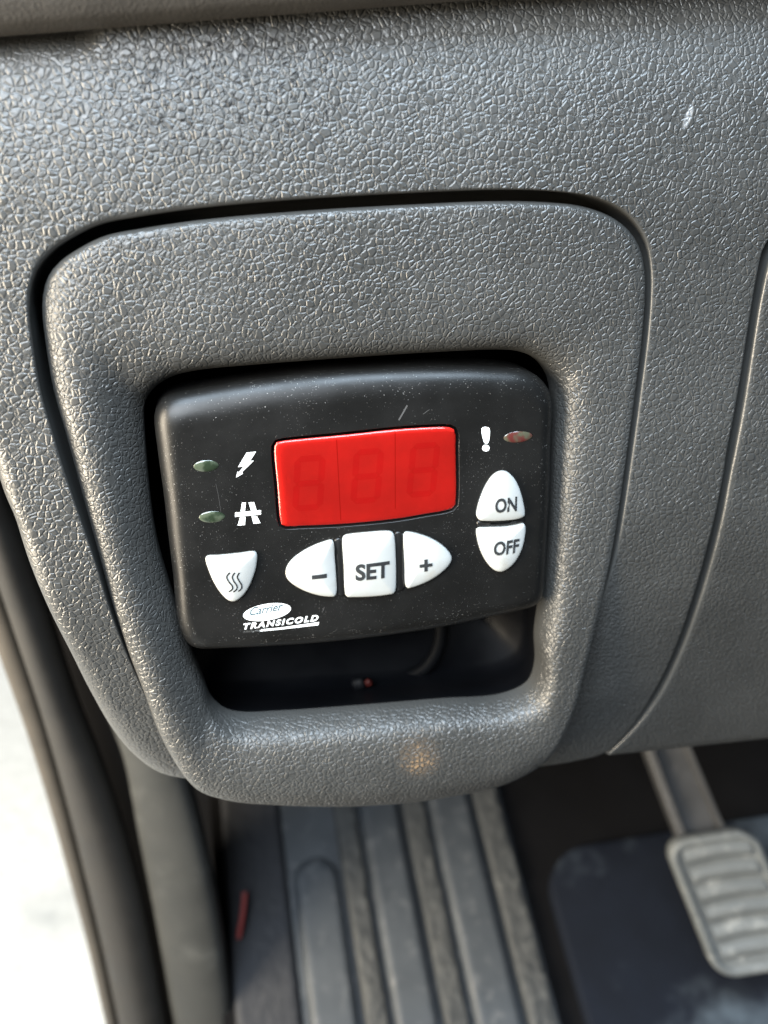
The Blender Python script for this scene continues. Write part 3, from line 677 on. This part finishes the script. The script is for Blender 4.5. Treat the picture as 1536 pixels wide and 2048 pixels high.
# dark foot plate right of the mat
pl = []
for h, ins in ((-6, 0), (2.0, 0), (3.2, .8), (3.8, 2.2)):
    out = [(120 + ins, -150), (120 + ins, 42)]
    for k in range(9):
        w = math.pi - math.pi / 2 * k / 8; out.append((144 + (24 - ins) * math.cos(w), 42 + (24 - ins) * math.sin(w)))
    out += [(320, 66 - ins), (320, -150)]
    pl.append([floor_pt(x, s, h) for x, s in out])
V, Fc = loft(pl); n_ = len(pl[0]); Fc.append(tuple(range(3 * n_, 4 * n_)))
fp = make('foot_plate', V, Fc, M['plate'], smooth=True); sharpen(fp, 35)
tag(fp, 'dusty dark plate with rounded corner on the footwell floor behind the pedal', 'floor plate')

# clutch pedal
ped = empty('clutch_pedal', (186, -290, -100))
tag(ped, 'worn grey ribbed pedal on a steel arm at the right edge of the footwell', 'pedal')
PO = np.array([176., -284, -101]); PU = np.array([.975, .15, .16]); PU /= np.linalg.norm(PU)
PV = np.array([-17.5, 56, -25.]); PV /= np.linalg.norm(PV); PN = np.cross(PU, PV); PN /= np.linalg.norm(PN)
def pp(u, v, h): return PO + PU * u + PV * v + PN * h
def rrect(w, h, r, n=6):
    o = []
    for cx, cy, a0 in ((r, h - r, 180), (w - r, h - r, 90), (w - r, r, 0), (r, r, -90)):
        for k in range(n + 1):
            a = math.radians(a0 - 90 * k / n); o.append((cx + r * math.cos(a), cy + r * math.sin(a)))
    return np.array(o)
R0 = rrect(43, 69, 10) - (2, 4)
lp = []
for ins, h in ((1.5, -9), (0, -7.5), (0, -1.5), (.6, -.4), (1.8, .2), (3.2, -.1), (4.4, -1.6), (5, -1.8)):
    lp.append([pp(u, v, h) for u, v in offset(R0, -ins)])
pad = make('pad', *loft(lp, True, True, True), M['pedal'], ped)
for k in range(6):
    v0 = 5 + k * 9.6
    rb = [[pp(4.5 + 31 * t, v0 + a + 1.2 * math.sin(math.pi * t), b) for a, b in ((0, -1.9), (.3, -.3), (1.6, .5), (3.6, .3), (5.6, -.8), (6.6, -1.9))] for t in np.linspace(0, 1, 12)]
    make('grip_rib', *loft(rb, closed=False), M['pedal'], pad)
aw = []
for v, w0, w1 in ((58, 7, 30), (75, 7, 29.5), (110, 8, 29), (160, 10, 29), (200, 12, 29)):
    hh = -10 - (v - 58) * .05
    aw.append([pp(u, v, h) for u, h in ((w0, hh - 14), (w0, hh), (w0 + 1, hh + .8), (w0 + 3.6, hh + .8), (w0 + 4.2, hh - .4), (w0 + 4.8, hh - 5), (w1 - 3, hh - 5), (w1 - 2.6, hh - .4), (w1 - 2, hh + .6), (w1 - .5, hh + .6), (w1, hh - .4), (w1, hh - 14))])
ar = make('arm', *loft(aw, True, True, True), M['arm'], ped); sharpen(ar, 50)

# red wire
rw = tube('red_wire', [(-38.5, -267, -182), (-40.5, -275, -176), (-43.5, -284, -170)], 1.3, M['red'])
tag(rw, 'short red wire in the dark gap left of the floor mat', 'wire')

# ------------------------------------------------------------------ door frame on the left
def ribbon(name, A, B, bulge, mat, parent=None, back=6., power=.6, cols=12):
    A, _ = spline(A, False, 6); B, _ = spline(B, False, 6); A = even(A, 60, True); B = even(B, 60, True); rows = []
    for i in range(60):
        t = A[min(i + 1, 59)] - A[max(i - 1, 0)]; w = B[i] - A[i]; n = np.cross(t, w); n /= np.linalg.norm(n)
        if n[2] < 0: n = -n
        row = [A[i] - n * back]
        row += [A[i] + w * u + n * bulge * math.sin(math.pi * u) ** power for u in np.linspace(0, 1, cols)]
        rows.append(row + [B[i] - n * back])
    return make(name, *loft(rows, closed=True), mat, parent)
def ext(P, up_=90, dn=160):
    P = [np.array(p, float) for p in P]
    a = P[0] - P[1]; b = P[-1] - P[-2]
    return [P[0] + a / np.linalg.norm(a) * up_] + P + [P[-1] + b / np.linalg.norm(b) * dn]
S_WHITE = ext([(-116.9, -95.0, -132.5), (-115.2, -131.9, -140.8), (-113.8, -175.2, -148.5), (-112.8, -222.0, -155.2), (-111.6, -263.8, -159.1), (-111.1, -316.6, -163.2)])
S_DARK = ext([(-110.3, -66.2, -122.8), (-109.7, -87.8, -129.1), (-108.4, -122.8, -137.5), (-107.3, -170.9, -146.6), (-106.6, -222.2, -153.9), (-105.9, -263.9, -158.0), (-105.6, -316.7, -162.3)], 100)
S_GREY = ext([(-96.9, -52.0, -115.3), (-93.1, -118.9, -133.6), (-89.9, -146.7, -138.8), (-85.8, -191.0, -145.5), (-83.2, -239.1, -151.2), (-82.4, -290.5, -155.8)], 100, 185)
S_PL = ext([(-84.1, -116.8, -131.3), (-79.7, -147.0, -136.8), (-79.5, -191.1, -144.3), (-78.6, -247.4, -151.1), (-77.9, -316.0, -156.6)])
S_PR = ext([(-61.2, -130.6, -129.8), (-56.4, -166.2, -135.7), (-53.1, -207.3, -141.3), (-51.2, -256.6, -146.6), (-50.7, -309.2, -151.0)])
frame = ribbon('door_frame_trim', S_WHITE, S_DARK, 1.5, M['trim_tan'], None, 8)
tag(frame, 'thin tan strip at the edge of the bright door opening', 'door trim')
seal = ribbon('door_seal', [p + (1.2, 0, 1.5) for p in S_DARK], [p + (0, 0, -2) for p in S_GREY], 7, M['rubber'], None, 4)
tag(seal, 'grey rounded rubber door seal between the tan strip and the kick panel', 'door seal')
kick = ribbon('kick_panel', S_PL, S_PR, 4, M['kick'], None, 8)
tag(kick, 'blurred grey kick panel strip left of the floor mat', 'trim panel')
sill = ribbon('door_sill', [p + (3, 0, -22) for p in S_WHITE], [p + (-8, 0, -26) for p in S_PR], 0, M['dark'], None, 20)
tag(sill, kind='structure')

# ------------------------------------------------------------------ outside
gd = make('ground', [(-30000, -700, -30000), (-125, -700, -30000), (-125, -700, 8000), (-30000, -700, 8000)], [(0, 1, 2, 3)], M['concrete'])
tag(gd, kind='structure')
